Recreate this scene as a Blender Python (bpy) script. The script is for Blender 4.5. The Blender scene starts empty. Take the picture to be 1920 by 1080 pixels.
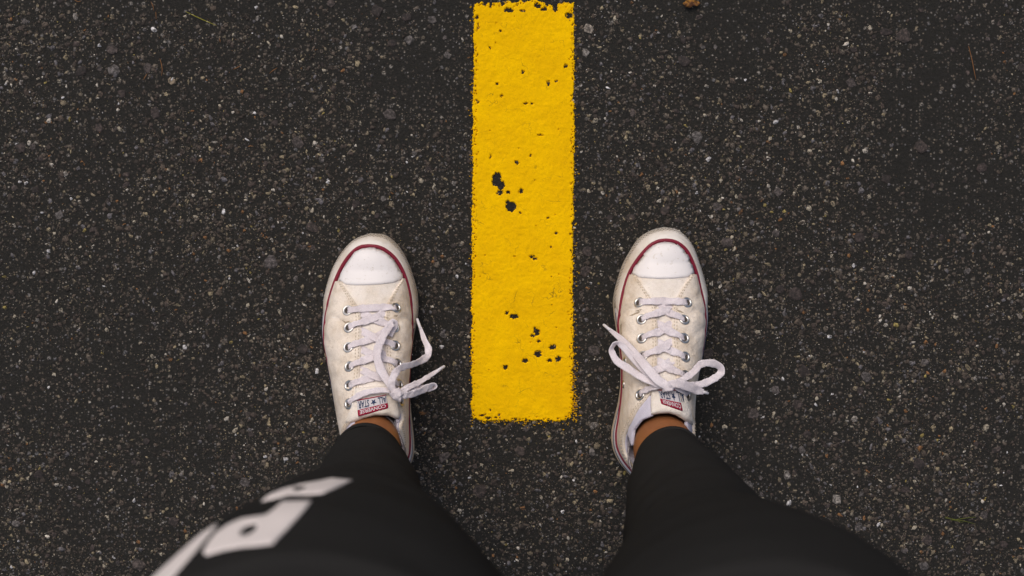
import bpy, bmesh, math, random
import numpy as np
from mathutils import Vector, Matrix
from mathutils.bvhtree import BVHTree
from mathutils.geometry import delaunay_2d_cdt

random.seed(7); rng = np.random.default_rng(11)
scene = bpy.context.scene
COL = scene.collection

# ------------------------------------------------------------------ camera
H = 1.45            # camera height above the asphalt, held at chest height
S = 1780.0          # photo pixels per metre on the ground
cam_d = bpy.data.cameras.new('camera'); cam = bpy.data.objects.new('camera', cam_d); COL.objects.link(cam)
cam.location = (0, 0, H); cam.rotation_euler = (0, 0, 0)
cam_d.sensor_width = 36.0; cam_d.lens = 36.0 * H * S / 1920.0
cam_d.clip_start = 0.02; cam_d.clip_end = 500
cam_d.dof.use_dof = True; cam_d.dof.focus_distance = H - 0.03; cam_d.dof.aperture_fstop = 7.1
scene.camera = cam

# ------------------------------------------------------------------ sky, sun, exposure
SUN_EL, SUN_AZ = math.radians(58), math.radians(-25)     # azimuth from +Y (ahead of the feet), towards -X
w = bpy.data.worlds.new('World'); scene.world = w; w.use_nodes = True
nt = w.node_tree; bg = nt.nodes['Background']
sky = nt.nodes.new('ShaderNodeTexSky'); sky.sky_type = 'NISHITA'; sky.sun_disc = False
sky.sun_elevation = SUN_EL; sky.sun_rotation = SUN_AZ
sky.air_density = 1.0; sky.dust_density = 6.0; sky.ozone_density = 0.6
nt.links.new(sky.outputs[0], bg.inputs[0]); bg.inputs[1].default_value = 0.1
sd = bpy.data.lights.new('sun', 'SUN'); sd.energy = 1.25; sd.angle = math.radians(50); sd.color = (1.0, 0.93, 0.86)
sun = bpy.data.objects.new('sun', sd); COL.objects.link(sun)
sdir = Vector((math.sin(SUN_AZ) * math.cos(SUN_EL), math.cos(SUN_AZ) * math.cos(SUN_EL), math.sin(SUN_EL)))
sun.rotation_euler = sdir.to_track_quat('Z', 'Y').to_euler(); sun.location = sdir * 5
vs = scene.view_settings
vs.view_transform = 'Standard'; vs.look = 'None'; vs.exposure = -0.05; vs.gamma = 1.0; vs.use_curve_mapping = False
scene.render.resolution_x = 1024; scene.render.resolution_y = 576

# ------------------------------------------------------------------ helpers
CAM = Vector((0, 0, H))
def un(px, py, z):                       # photo position at height z -> place in the world
    k = (H - z) / (S * H)
    return Vector(((px - 960) * k, (540 - py) * k, z))
def pr(p):                               # place in the world -> photo position
    k = S * H / (H - p[2])
    return 960 + p[0] * k, 540 - p[1] * k

def mesh_obj(name, verts, faces, mat=None, parent=None, smooth=True, uv=None, col=None):
    me = bpy.data.meshes.new(name); me.from_pydata([tuple(v) for v in verts], [], faces); me.update()
    if smooth: me.polygons.foreach_set('use_smooth', [True] * len(me.polygons))
    if uv is not None:
        l = me.uv_layers.new(name='UVMap'); idx = np.zeros(len(me.loops), np.int32)
        me.loops.foreach_get('vertex_index', idx)
        l.data.foreach_set('uv', np.asarray(uv, np.float32)[idx].ravel())
    if col is not None:
        a = me.color_attributes.new('Col', 'FLOAT_COLOR', 'POINT')
        a.data.foreach_set('color', np.asarray(col, np.float32).ravel())
    o = bpy.data.objects.new(name, me); COL.objects.link(o)
    if mat: me.materials.append(mat)
    if parent: o.parent = parent
    return o
def empty(name, loc, label, cat, group=None):
    o = bpy.data.objects.new(name, None); COL.objects.link(o); o.location = loc; o.empty_display_size = .02
    o['label'] = label; o['category'] = cat
    if group: o['group'] = group
    return o
def adopt(o, root):                      # parts are built in world coordinates, then hung under their thing
    o.parent = root; o.matrix_parent_inverse = Matrix.Translation(root.location).inverted()
    return o

def catmull(pts, n, closed=False):
    P = np.array(pts, float); d = P.shape[1]
    ext = np.vstack([P[-1:], P, P[:2]]) if closed else np.vstack([2 * P[0] - P[1], P, 2 * P[-1] - P[-2]])
    segs = len(P) if closed else len(P) - 1
    out = []
    for i in range(segs):
        a, b, c, e = ext[i], ext[i + 1], ext[i + 2], ext[i + 3]
        for t in np.linspace(0, 1, 12, endpoint=False):
            out.append(.5 * (2 * b + (c - a) * t + (2 * a - 5 * b + 4 * c - e) * t * t + (3 * b - a - 3 * c + e) * t ** 3))
    if not closed: out.append(P[-1])
    else: out.append(out[0])
    out = np.array(out); L = np.r_[0, np.cumsum(np.linalg.norm(np.diff(out, axis=0), axis=1))]
    tt = np.linspace(0, L[-1], n, endpoint=not closed)
    return np.stack([np.interp(tt, L, out[:, k]) for k in range(d)], 1)

_perm = rng.integers(0, 1 << 30, 512)
def vnoise(x, y, f):
    x = np.asarray(x) * f; y = np.asarray(y) * f
    xi = np.floor(x).astype(int); yi = np.floor(y).astype(int); u = x - xi; v = y - yi
    u = u * u * (3 - 2 * u); v = v * v * (3 - 2 * v)
    def h(a, b):
        n = (a * 374761393 + b * 668265263) & 0x7fffffff
        n = ((n ^ (n >> 13)) * 1274126177) & 0x7fffffff
        return ((n ^ (n >> 16)) & 0xffff) / 65535.0
    return (h(xi, yi) * (1 - u) + h(xi + 1, yi) * u) * (1 - v) + (h(xi, yi + 1) * (1 - u) + h(xi + 1, yi + 1) * u) * v
def fbm(x, y, f, o=4):
    s = 0; a = .5; t = 0
    for k in range(o):
        s = s + a * vnoise(x + 17.3 * k, y - 9.1 * k, f * 2 ** k); t += a; a *= .55
    return s / t

# ------------------------------------------------------------------ materials
class N:
    def __init__(s, name, rough=.8, spec=.3):
        s.m = bpy.data.materials.new(name); s.m.use_nodes = True; s.t = s.m.node_tree
        s.b = s.t.nodes['Principled BSDF']; s.b.inputs['Roughness'].default_value = rough
        s.b.inputs['Specular IOR Level'].default_value = spec
    def n(s, typ, **kw):
        x = s.t.nodes.new('ShaderNode' + typ)
        for k, v in kw.items():
            if k in x.inputs: x.inputs[k].default_value = v
            else: setattr(x, k, v)
        return x
    def l(s, a, b): s.t.links.new(a, b)
    def coord(s, k='Object'): return s.n('TexCoord').outputs[k]
    def noise(s, scale, detail=4, rough=.6, vec=None, k='Object'):
        x = s.n('TexNoise'); x.inputs['Scale'].default_value = scale; x.inputs['Detail'].default_value = detail
        x.inputs['Roughness'].default_value = rough
        s.l(vec if vec is not None else s.coord(k), x.inputs['Vector']); return x.outputs['Fac']
    def ramp(s, fac, stops, interp='LINEAR'):
        r = s.n('ValToRGB'); r.color_ramp.interpolation = interp; e = r.color_ramp.elements
        while len(e) < len(stops): e.new(.5)
        for i, (p, c) in enumerate(stops):
            e[i].position = p; e[i].color = (c, c, c, 1) if isinstance(c, (int, float)) else (*c, 1)
        s.l(fac, r.inputs[0]); return r.outputs[0]
    def mix(s, fac, a, b, mode='MIX'):
        m = s.n('Mix', data_type='RGBA', blend_type=mode)
        for i, v in ((0, fac), (6, a), (7, b)):
            if hasattr(v, 'is_output'): s.l(v, m.inputs[i])
            else: m.inputs[i].default_value = v if i == 0 else (*v, 1)
        return m.outputs[2]
    def math(s, op, a, b=0.0):
        m = s.n('Math', operation=op)
        for i, v in enumerate((a, b)):
            if hasattr(v, 'is_output'): s.l(v, m.inputs[i])
            else: m.inputs[i].default_value = v
        return m.outputs[0]
    def bump(s, h, strength=.4, dist=.001, prev=None):
        b = s.n('Bump'); b.inputs['Strength'].default_value = strength; b.inputs['Distance'].default_value = dist
        s.l(h, b.inputs['Height'])
        if prev: s.l(prev, b.inputs['Normal'])
        return b.outputs[0]
    def done(s, color=None, normal=None, rough=None):
        if color is not None:
            if hasattr(color, 'is_output'): s.l(color, s.b.inputs['Base Color'])
            else: s.b.inputs['Base Color'].default_value = (*color, 1)
        if normal is not None: s.l(normal, s.b.inputs['Normal'])
        if rough is not None: s.l(rough, s.b.inputs['Roughness'])
        return s.m
M = {}
def weave(q, scale):
    sep = q.n('SeparateXYZ'); q.l(q.coord(), sep.inputs[0])
    a = q.math('SINE', q.math('MULTIPLY', sep.outputs[0], scale)); b = q.math('SINE', q.math('MULTIPLY', sep.outputs[1], scale))
    return q.math('ADD', q.math('MULTIPLY', a, b), q.noise(900, 2))
# canvas: worn cream cotton with dirt in large soft patches and small specks
def canvas(name, base, dirt, amt):
    q = N(name, .95, .1)
    big = q.ramp(q.noise(38, 5, .65), [(.42, 0.), (.70, 1.)])
    small = q.ramp(q.noise(330, 3, .7), [(.60, 0.), (.74, 1.)])
    c = q.mix(q.math('MULTIPLY', big, amt), base, dirt)
    c = q.mix(q.math('MULTIPLY', small, amt * .55), c, (.38, .29, .19))
    f = q.ramp(q.noise(1500, 2), [(.3, .9), (.7, 1.06)])
    c = q.mix(1., c, f, 'MULTIPLY')
    n = q.bump(weave(q, 5200), .35, .0003); n = q.bump(q.noise(70, 4), .8, .003, n)
    return q.done(c, n)
M['canvas'] = canvas('worn_canvas', (.84, .755, .665), (.56, .45, .33), .75)
M['canvas_pale'] = canvas('pale_canvas', (.85, .79, .73), (.64, .545, .43), .6)
q = N('white_rubber', .42, .4)
c = q.mix(q.ramp(q.noise(70, 6, .7), [(.60, 0.), (.76, .6)]), (.80, .775, .78), (.50, .43, .35))
c = q.mix(q.ramp(q.noise(300, 4, .75), [(.61, 0.), (.72, .7)]), c, (.46, .40, .32))
c = q.mix(q.ramp(q.noise(120, 5, .8), [(.60, 0.), (.66, .55)]), c, (.58, .52, .45))
M['rubber'] = q.done(c, q.bump(q.noise(260, 4), .25, .0005), q.ramp(q.noise(60, 3), [(.3, .35), (.7, .6)]))
q = N('ribbed_bumper_rubber', .6, .3)      # raised diamond ribs, grime in the grooves
uvc = q.coord('UV'); sep = q.n('SeparateXYZ'); q.l(uvc, sep.inputs[0])
u, v = sep.outputs[0], sep.outputs[1]
r1 = q.math('SINE', q.math('ADD', q.math('MULTIPLY', u, 1750.), q.math('MULTIPLY', v, 1150.)))
r2 = q.math('SINE', q.math('SUBTRACT', q.math('MULTIPLY', u, 1750.), q.math('MULTIPLY', v, 1150.)))
rib = q.math('MULTIPLY', q.math('ADD', q.math('MAXIMUM', r1, r2), 1.), .5)
smoothlip = q.ramp(v, [(.0195, 1.), (.0215, 0.)])
rib = q.math('ADD', q.math('MULTIPLY', rib, smoothlip), q.math('SUBTRACT', 1., smoothlip))
grime = q.math('MULTIPLY', q.ramp(rib, [(.50, 1.), (.96, 0.)]), q.ramp(q.noise(45, 5), [(.30, .45), (.60, 1.)]))
c = q.mix(grime, (.76, .72, .68), (.22, .165, .11))
c = q.mix(q.ramp(q.noise(28, 5, .7), [(.40, 0.), (.70, .75)]), c, (.50, .40, .28))
M['bumper'] = q.done(c, q.bump(rib, 1., .0016))
q = N('maroon_stripe_rubber', .5, .3)
M['red'] = q.done(q.mix(q.noise(200, 4), (.24, .012, .035), (.17, .012, .03)), q.bump(q.noise(300, 2), .2, .0003))
q = N('navy_stripe_rubber', .6, .2); M['navy'] = q.done(q.mix(q.noise(200, 3), (.02, .03, .07), (.035, .045, .08)))
q = N('tan_outsole_rubber', .8, .2); M['outsole'] = q.done(q.mix(q.noise(120, 5), (.50, .40, .28), (.25, .20, .15)), q.bump(q.noise(300, 3), .5, .0006))
q = N('eyelet_metal', .28, .5); q.b.inputs['Metallic'].default_value = 1.
M['metal'] = q.done(q.mix(q.noise(250, 3), (.80, .79, .78), (.55, .53, .51)), q.bump(q.noise(350, 2), .1, .0003))
q = N('painted_hole_shade', .95, .05); M['hole'] = q.done(q.mix(q.noise(300, 2), (.10, .085, .075), (.06, .05, .045)))
q = N('lace_cotton', .95, .08)             # flat tubular braid: chevrons along the tape
uvc = q.coord('UV'); sep = q.n('SeparateXYZ'); q.l(uvc, sep.inputs[0])
av = q.math('ABSOLUTE', sep.outputs[1])
ch = q.math('SINE', q.math('ADD', q.math('MULTIPLY', sep.outputs[0], 5200.), q.math('MULTIPLY', av, 4200.)))
ed = q.math('SINE', q.math('MULTIPLY', sep.outputs[1], 6200.))
hh = q.math('ADD', q.math('MULTIPLY', ch, .6), q.math('MULTIPLY', ed, .5))
c = q.mix(q.ramp(q.noise(55, 4), [(.35, 0.), (.7, 1.)]), (.84, .785, .84), (.70, .635, .67))
c = q.mix(1., c, q.ramp(q.math('ADD', q.math('MULTIPLY', hh, .35), q.noise(800, 2)), [(0., .78), (.9, 1.08)]), 'MULTIPLY')
M['lace'] = q.done(c, q.bump(hh, .5, .0004))
q = N('aglet_plastic', .3, .5); M['aglet'] = q.done(q.mix(q.noise(200, 2), (.72, .70, .74), (.6, .58, .62)))
q = N('lining_cloth', .95, .05)
M['lining'] = q.done(q.mix(q.noise(60, 4), (.66, .65, .78), (.55, .52, .60)), q.bump(weave(q, 4200), .5, .0004))
q = N('stitch_thread', .9, .1); M['thread'] = q.done(q.mix(q.noise(400, 2), (.60, .51, .39), (.46, .38, .28)))
q = N('label_white_cloth', .9, .1); M['lab_w'] = q.done(q.mix(q.noise(600, 3), (.66, .63, .66), (.54, .52, .55)), q.bump(weave(q, 6000), .4, .0002))
q = N('label_red_cloth', .85, .1); M['lab_r'] = q.done(q.mix(q.noise(700, 3), (.36, .012, .045), (.25, .012, .04)), q.bump(weave(q, 6000), .4, .0002))
q = N('label_navy_thread', .85, .1); M['lab_n'] = q.done(q.mix(q.noise(700, 3), (.018, .035, .095), (.03, .05, .11)))
q = N('ingrained_grime', .95, .05); M['grime'] = q.done(q.mix(q.noise(500, 4), (.30, .235, .17), (.50, .42, .32)), q.bump(weave(q, 5200), .35, .0003))
q = N('skin', .55, .35)
q.b.inputs['Subsurface Weight'].default_value = .12; q.b.inputs['Subsurface Radius'].default_value = (.008, .003, .0015); q.b.inputs['Subsurface Scale'].default_value = .5
M['skin'] = q.done(q.mix(q.noise(60, 5), (.31, .125, .048), (.17, .062, .022)), q.bump(q.noise(900, 3), .3, .0004))
q = N('black_trouser_jersey', 1., .02)
M['black'] = q.done(q.mix(q.noise(500, 4), (.0195, .0195, .0198), (.0245, .0245, .0248)), q.bump(q.noise(1400, 3), .4, .0004, q.bump(q.noise(22, 3), .5, .004)))
q = N('white_print_ink', .8, .15)
M['print'] = q.done(q.mix(q.noise(90, 4), (.83, .77, .77), (.75, .70, .70)), q.bump(q.noise(1400, 3), .3, .0003))
q = N('grey_sock_wool', .98, .05)
M['sock'] = q.done(q.mix(q.ramp(q.noise(420, 4, .8), [(.35, 0.), (.65, 1.)]), (.16, .14, .15), (.50, .46, .48)), q.bump(q.noise(500, 4, .8), 1., .002))
# asphalt binder with fine sand showing through; continues to the horizon
q = N('asphalt_binder', .85, .25)
vo = q.n('TexVoronoi'); vo.inputs['Scale'].default_value = 330; vo.inputs['Randomness'].default_value = 1.; q.l(q.coord(), vo.inputs['Vector'])
vo2 = q.n('TexVoronoi'); vo2.inputs['Scale'].default_value = 150; q.l(q.coord(), vo2.inputs['Vector'])
b = q.mix(q.noise(160, 5, .7), (.0120, .0118, .0106), (.0225, .0212, .0185))
def speck(v_, lo, hi, thr):
    sp = q.n('SeparateColor'); q.l(v_.outputs['Color'], sp.inputs[0])
    on = q.math('GREATER_THAN', sp.outputs[0], thr)
    d = q.ramp(v_.outputs['Distance'], [(lo, 1.), (hi, 0.)])
    tint = q.ramp(sp.outputs[1], [(0., (.07, .055, .045)), (.35, (.12, .10, .085)), (.6, (.20, .17, .13)), (.85, (.14, .14, .15)), (1., (.34, .31, .27))])
    return q.math('MULTIPLY', on, d), tint
f1, t1 = speck(vo, .22, .44, .52); f2, t2 = speck(vo2, .2, .40, .70)
patch = q.ramp(q.noise(420, 3, .7), [(.42, 0.), (.56, 1.)])
c = q.mix(q.math('MULTIPLY', f1, patch), b, t1); c = q.mix(q.math('MULTIPLY', f2, patch), c, t2)
hgt = q.math('ADD', q.noise(420, 5, .7), q.math('MULTIPLY', f2, .5))
M['asphalt'] = q.done(c, q.bump(hgt, .9, .0022, q.bump(q.noise(45, 3), .5, .004)), q.ramp(q.noise(300, 3), [(.3, .6), (.7, .95)]))
# stones: own colour, partly still coated by a film of bitumen
def stone_mat(name, per_object):
    q = N(name, .75, .3)
    if per_object:
        r = q.n('ObjectInfo').outputs['Random']
        base = q.ramp(r, [(0., (.045, .036, .034)), (.30, (.065, .050, .048)), (.60, (.095, .073, .066)), (.78, (.125, .108, .105)), (.90, (.18, .165, .16)), (.97, (.36, .33, .30)), (1., (.30, .24, .17))])
        pos = q.n('NewGeometry').outputs['Position']
        mott = q.ramp(q.noise(330, 5, .75, pos), [(.38, .30), (.64, 1.2)])
        c = q.mix(1., base, mott, 'MULTIPLY')
        film = q.ramp(q.noise(260, 6, .85, pos), [(.46, 0.), (.56, 1.)])
        c = q.mix(q.math('MULTIPLY', film, .8), c, (.016, .015, .0145))
        return q.done(c, q.bump(q.noise(600, 4, .7, pos), .6, .0012))
    a = q.n('VertexColor', layer_name='Col'); pos = q.coord()
    film = q.ramp(q.noise(430, 4, .8, pos), [(.48, 0.), (.58, 1.)])
    c = q.mix(q.math('MULTIPLY', film, .9), a.outputs[0], (.0155, .0148, .014))
    c = q.mix(1., c, q.ramp(q.noise(900, 3, .7), [(.3, .7), (.7, 1.15)]), 'MULTIPLY')
    return q.done(c, q.bump(q.noise(900, 3, .7, pos), .5, .0008))
M['stone'] = stone_mat('aggregate_stone', True); M['chips'] = stone_mat('aggregate_chips', False)
# yellow road paint
q = N('yellow_road_paint', .9, .05)
big = q.noise(24, 5, .6); c = q.mix(q.ramp(big, [(.35, 0.), (.68, 1.)]), (.87, .520, .0010), (.77, .440, .0015))
c = q.mix(q.ramp(q.noise(260, 5, .7), [(.50, 0.), (.78, .45)]), c, (.60, .34, .004))
c = q.mix(q.ramp(q.noise(1100, 2, .6), [(.58, 0.), (.76, .55)]), c, (.36, .21, .006))
vc = q.n('TexVoronoi', feature='DISTANCE_TO_EDGE'); vc.inputs['Scale'].default_value = 52
wob = q.n('TexNoise'); wob.inputs['Scale'].default_value = 90; q.l(q.coord(), wob.inputs['Vector'])
wv = q.n('Mix', data_type='VECTOR'); wv.inputs[0].default_value = .02
q.l(q.coord(), wv.inputs[4]); q.l(wob.outputs['Color'], wv.inputs[5]); q.l(wv.outputs[1], vc.inputs['Vector'])
crk = q.math('MULTIPLY', q.ramp(vc.outputs['Distance'], [(.006, 1.), (.022, 0.)]), q.ramp(q.noise(34, 3), [(.52, 0.), (.66, .6)]))
c = q.mix(crk, c, (.10, .065, .012))
hg = q.math('SUBTRACT', q.math('ADD', q.noise(170, 5, .65), q.math('MULTIPLY', q.noise(900, 2), .3)), q.math('MULTIPLY', crk, .5))
M['paint'] = q.done(c, q.bump(hg, .38, .0014))
q = N('yellow_paint_grain', .8, .2); M['paintgrain'] = q.done(q.mix(q.noise(300, 2), (.80, .46, .004), (.5, .28, .006)))
q = N('dry_straw', .8, .2); M['straw'] = q.done(q.mix(q.noise(150, 3), (.36, .32, .03), (.24, .24, .04)))
q = N('brown_needle', .8, .2); M['needle'] = q.done(q.mix(q.noise(150, 3), (.30, .14, .05), (.18, .09, .04)))
q = N('green_grass', .7, .25); M['grass'] = q.done(q.mix(q.noise(150, 3), (.075, .10, .015), (.12, .13, .02)))
q = N('autumn_leaf', .75, .2)
M['leaf'] = q.done(q.mix(q.ramp(q.noise(130, 4, .7), [(.42, 0.), (.58, 1.)]), (.36, .17, .03), (.09, .04, .02)), q.bump(q.noise(200, 4), .6, .001))

# ------------------------------------------------------------------ the road surface
R = 150.0
road = mesh_obj('road', [(-R, -R, 0), (R, -R, 0), (R, R, 0), (-R, R, 0)], [(0, 1, 2, 3)], M['asphalt'], smooth=False)
road['kind'] = 'structure'; road['label'] = 'dark coarse asphalt road surface under the shoes'

STRIPE = (882, 1080, 0, 792)
def in_stripe(x, y, pad=0.0):
    px = 960 + x * S; py = 540 - y * S; p = pad * S
    return (px > 886 - p) & (px < 1075 + p) & (py > 2 - p) & (py < 790 + p)
# large stones, each an object
def stone_mesh(i):
    r = random.Random(100 + i); k = r.randint(5, 8); base = []; mid = []; top = []
    asp = r.uniform(.62, 1.0)
    ang = sorted((j + r.uniform(-.32, .32)) / k * 2 * math.pi for j in range(k))
    for a in ang:
        rad = r.uniform(.66, 1.1); x, y = math.cos(a) * rad, math.sin(a) * rad * asp
        base.append((x * 1.06, y * 1.06, -.35)); mid.append((x, y, .16 + r.uniform(-.05, .05)))
        f = r.uniform(.66, .84); top.append((x * f, y * f, .30 + r.uniform(-.06, .06)))
    v = base + mid + top + [(0, 0, .34)]; f = []
    for j in range(k):
        n = (j + 1) % k
        f += [(j, n, k + n, k + j), (k + j, k + n, 2 * k + n, 2 * k + j), (2 * k + j, 2 * k + n, 3 * k)]
    me = bpy.data.meshes.new('stone'); me.from_pydata(v, [], f); me.materials.append(M['stone']); me.update(); return me
SM = [stone_mesh(i) for i in range(16)]
placed = []
def free(x, y, r):
    for (a, b, c) in placed:
        if (a - x) ** 2 + (b - y) ** 2 < (c + r) ** 2: return False
    return True
cnt = 0; tries = 0
while cnt < 300 and tries < 9000:
    tries += 1
    x = random.uniform(-.56, .56); y = random.uniform(-.32, .32)
    r = .0030 + .0052 * random.random() ** 1.7
    if in_stripe(x, y, .006) or not free(x, y, r): continue
    if fbm(x + 3, y, 6.) + .25 * x < .42: continue
    placed.append((x, y, r)); o = bpy.data.objects.new('stone', SM[random.randrange(16)]); COL.objects.link(o)
    o.location = (x, y, .0002); o.rotation_euler = (random.uniform(-.1, .1), random.uniform(-.1, .1), random.uniform(0, 6.28))
    o.scale = (r, r * random.uniform(.8, 1.1), r * .38); o.parent = road; cnt += 1
# smaller chips as two joined fields
PAL = np.array([(.045, .036, .030), (.062, .048, .041), (.088, .069, .055), (.115, .096, .078), (.125, .118, .125), (.19, .158, .11), (.27, .225, .145), (.36, .32, .25), (.50, .46, .40), (.60, .59, .60), (.22, .11, .045), (.30, .24, .08)])
def chips(name, n, rmin, rmax, pw, k, prob, flat, ext):
    n2 = int(n * 3.4)
    x = rng.uniform(-ext[0], ext[0], n2); y = rng.uniform(-ext[1], ext[1], n2)
    dens = .16 + 1.9 * (fbm(x + 5, y + 2, 9., 4) - .28) - .10 * x - .16 * y - .45 * np.clip(x - .12, 0, 1) * np.clip(y + .12, 0, 1) * 4
    dens = dens * np.clip(1 - (y - .285) / .02, .18, 1) if True else dens
    fade = np.clip((ext[0] - np.abs(x)) / .15, 0, 1) * np.clip((ext[1] - np.abs(y)) / .15, 0, 1)
    keep = (rng.random(n2) < dens * fade)
    st = in_stripe(x, y, -.002); keep &= ~(st & (rng.random(n2) < .6))
    x, y, st = x[keep][:n], y[keep][:n], st[keep][:n]; n = len(x)
    r = rmin + (rmax - rmin) * rng.random(n) ** pw
    r = np.where(st, np.minimum(r, .0012), r)
    rot = rng.random(n) * 6.283; asp = rng.uniform(.38, 1., n)
    ang = (np.arange(k)[None] + rng.uniform(-.3, .3, (n, k))) / k * 2 * np.pi
    rad = rng.uniform(.5, 1.2, (n, k)) * r[:, None]
    lx = np.cos(ang) * rad; ly = np.sin(ang) * rad * asp[:, None]
    wx = x[:, None] + lx * np.cos(rot)[:, None] - ly * np.sin(rot)[:, None]
    wy = y[:, None] + lx * np.sin(rot)[:, None] + ly * np.cos(rot)[:, None]
    h = r * rng.uniform(.25, .5, n) * flat
    V = []; 
    basev = np.stack([wx, wy, np.full_like(wx, -.0006)], -1)
    tx = x[:, None] + (wx - x[:, None]) * .78; ty = y[:, None] + (wy - y[:, None]) * .78
    topv = np.stack([tx, ty, h[:, None] * rng.uniform(.75, 1.1, (n, k))], -1)
    V = np.concatenate([basev, topv], 1)                       # n, 2k, 3
    j = np.arange(k); jn = (j + 1) % k
    quads = np.stack([j, jn, k + jn, k + j], 1)
    off = (np.arange(n) * 2 * k)[:, None, None]
    Q = (quads[None] + off).reshape(-1, 4)
    T = (np.arange(k, 2 * k)[None] + (np.arange(n) * 2 * k)[:, None])
    me = bpy.data.meshes.new(name)
    nv = n * 2 * k; nq = len(Q); nl = nq * 4 + n * k
    me.vertices.add(nv); me.vertices.foreach_set('co', V.reshape(-1))
    me.loops.add(nl); me.loops.foreach_set('vertex_index', np.r_[Q.ravel(), T.ravel()].astype(np.int32))
    me.polygons.add(nq + n)
    me.polygons.foreach_set('loop_start', np.r_[np.arange(nq) * 4, nq * 4 + np.arange(n) * k].astype(np.int32))
    me.update(calc_edges=True)
    ci = rng.choice(len(PAL), n, p=np.array(prob) / sum(prob)); c = PAL[ci] * rng.uniform(.75, 1.35, (n, 1))
    col = np.ones((n, 2 * k, 4), np.float32); col[:, :, :3] = c[:, None, :]
    a = me.color_attributes.new('Col', 'FLOAT_COLOR', 'POINT'); a.data.foreach_set('color', col.ravel())
    me.materials.append(M['chips'])
    o = bpy.data.objects.new(name, me); COL.objects.link(o); o.parent = road; o['kind'] = 'stuff'
    return o
EXT = (.80, .52)
chips('aggregate', 22000, .0011, .0034, 2.0, 6, [5, 6, 6, 5, 3, 3.4, 2.4, 1.6, .8, .4, .7, .4], .8, EXT)
chips('pebbles', 8500, .0020, .0046, 1.5, 7, [6, 8, 8, 6, 3, 2, 1., .7, .4, .3, .4, .1], .55, EXT)
chips('grit', 105000, .00030, .0011, 1.6, 4, [3, 3, 4, 5, 3, 5, 5, 3.2, 1.6, .7, 1.0, .8], 1., EXT)

# ------------------------------------------------------------------ the yellow painted line, chipped and ragged
CH = [(932,335,8,12),(939,348,8,8),(938,361,5.5,5),(929,341,6,7),(952.5,361,3.5,3.5),(977,358,4,4.5),(968.6,306,3.8,3.2),(958.6,388,10,9),(953,381,4,5),(975,399,2.6,2),
 (997,481,5,2),(1003,485,4,2),(964,593,8,5),(951,586,3.5,3),(1006.5,623,5,7),(1003,617,3,3),(999,630,5,2.5),(1010,639.6,3.2,3),(1036,651.5,6,4.4),(1009,664,6,6),(1030,676,4.4,2.8),
 (1047,673,4.6,4.4),(985,676.6,4,4),(947.6,689,4,4),(1008,11,7,4.5),(954,20,9,3),(979,21,5,2.5),(1066.5,30.5,6,5),(1020,18,7,3),(1041,12,5,11),(1060.5,124.5,4,2.8),(979.5,135,2,4),
 (1028.5,157,2.4,4.5),(1043,152,2,2.2),(909,5,4,7),(921,10,2.5,6),(942,6,4,5),(897,52,1.4,7),(894,33,3,2.5),(940,181,1.6,3),(933,157,2.5,2),(919,91,1.6,1.6),(939,59,1.6,1.6),(1027,409,2,2),(1042,437,2.2,2.2),(1032.5,464,2,2),
 (985,194,4,1.5),(998,194,2,2),(896,192,2.6,3),(920,294,1.5,2),(996,292,1.3,2),(1013,254,4,1.2),(905,778,7,1.6),(915,784,6,1.8),(930,783,3,2),(966,786,4,2),(919,769,2,1.4),(936,778,1.6,1.6)]
def stripe_mask(px, py):
    n1 = fbm(px, py, .05, 3) - .5; n2 = fbm(px + 90, py, .28, 3) - .5
    left = 888 - 4 * (py / 780) + n1 * 7 + n2 * 4; right = 1077 - 3 * (py / 780) + n1 * 7 + n2 * 4
    right = right - np.clip((py - 740) / 50, 0, 1) ** 2 * 5
    top = 6 + (fbm(px, py * 0, .07, 3) - .5) * 16 + n2 * 4; bot = 789 + n1 * 6 + n2 * 9
    bot = bot - np.clip((905 - px) / 20, 0, 1) ** 2 * 9 - np.clip((px - 1052) / 20, 0, 1) ** 2 * 9
    m = (px > left) & (px < right) & (py > top) & (py < bot)
    wx = px + (fbm(px, py + 40, .35, 2) - .5) * 5; wy = py + (fbm(px + 70, py, .35, 2) - .5) * 5
    for (cx, cy, rx, ry) in CH:
        m &= ((wx - cx) / rx) ** 2 + ((wy - cy) / ry) ** 2 > 1
    edge = np.minimum(np.minimum(px - left, right - px), np.minimum(py - top, bot - py))
    m &= ~((fbm(px, py, .5, 2) > .74) & (edge < 3 + 7 * fbm(px, py, .03, 2)))
    m &= ~(fbm(px + 300, py, .42, 2) > .93)
    return m
step = 1.15
gx = np.arange(878, 1086, step); gy = np.arange(-4, 800, step)
PX, PY = np.meshgrid(gx, gy); jx = PX + rng.uniform(-.35, .35, PX.shape); jy = PY + rng.uniform(-.35, .35, PY.shape)
X = (jx - 960) / S; Y = (540 - jy) / S
Z = .0022 + (fbm(X, Y, 130, 3) - .5) * .0011 + (fbm(X + 2, Y, 420, 2) - .5) * .0006
cm = stripe_mask((PX[:-1, :-1] + step / 2), (PY[:-1, :-1] + step / 2))
nr, nc = PX.shape; ii, jj = np.nonzero(cm)
F = np.stack([ii * nc + jj, (ii + 1) * nc + jj, (ii + 1) * nc + jj + 1, ii * nc + jj + 1], 1)
used = np.unique(F); remap = -np.ones(nr * nc, int); remap[used] = np.arange(len(used))
# the rim of every flake bends down to the road
cnt_f = np.zeros(nr * nc, int); np.add.at(cnt_f, F.ravel(), 1)
Zf = np.where((cnt_f < 4).reshape(nr, nc), .0006, Z)
V = np.stack([X, Y, Zf], -1).reshape(-1, 3)[used]
line = mesh_obj('road_marking', V.tolist(), remap[F].tolist(), M['paint'])
line['kind'] = 'structure'; line['label'] = 'chipped yellow painted line on the asphalt between the two shoes'
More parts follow.
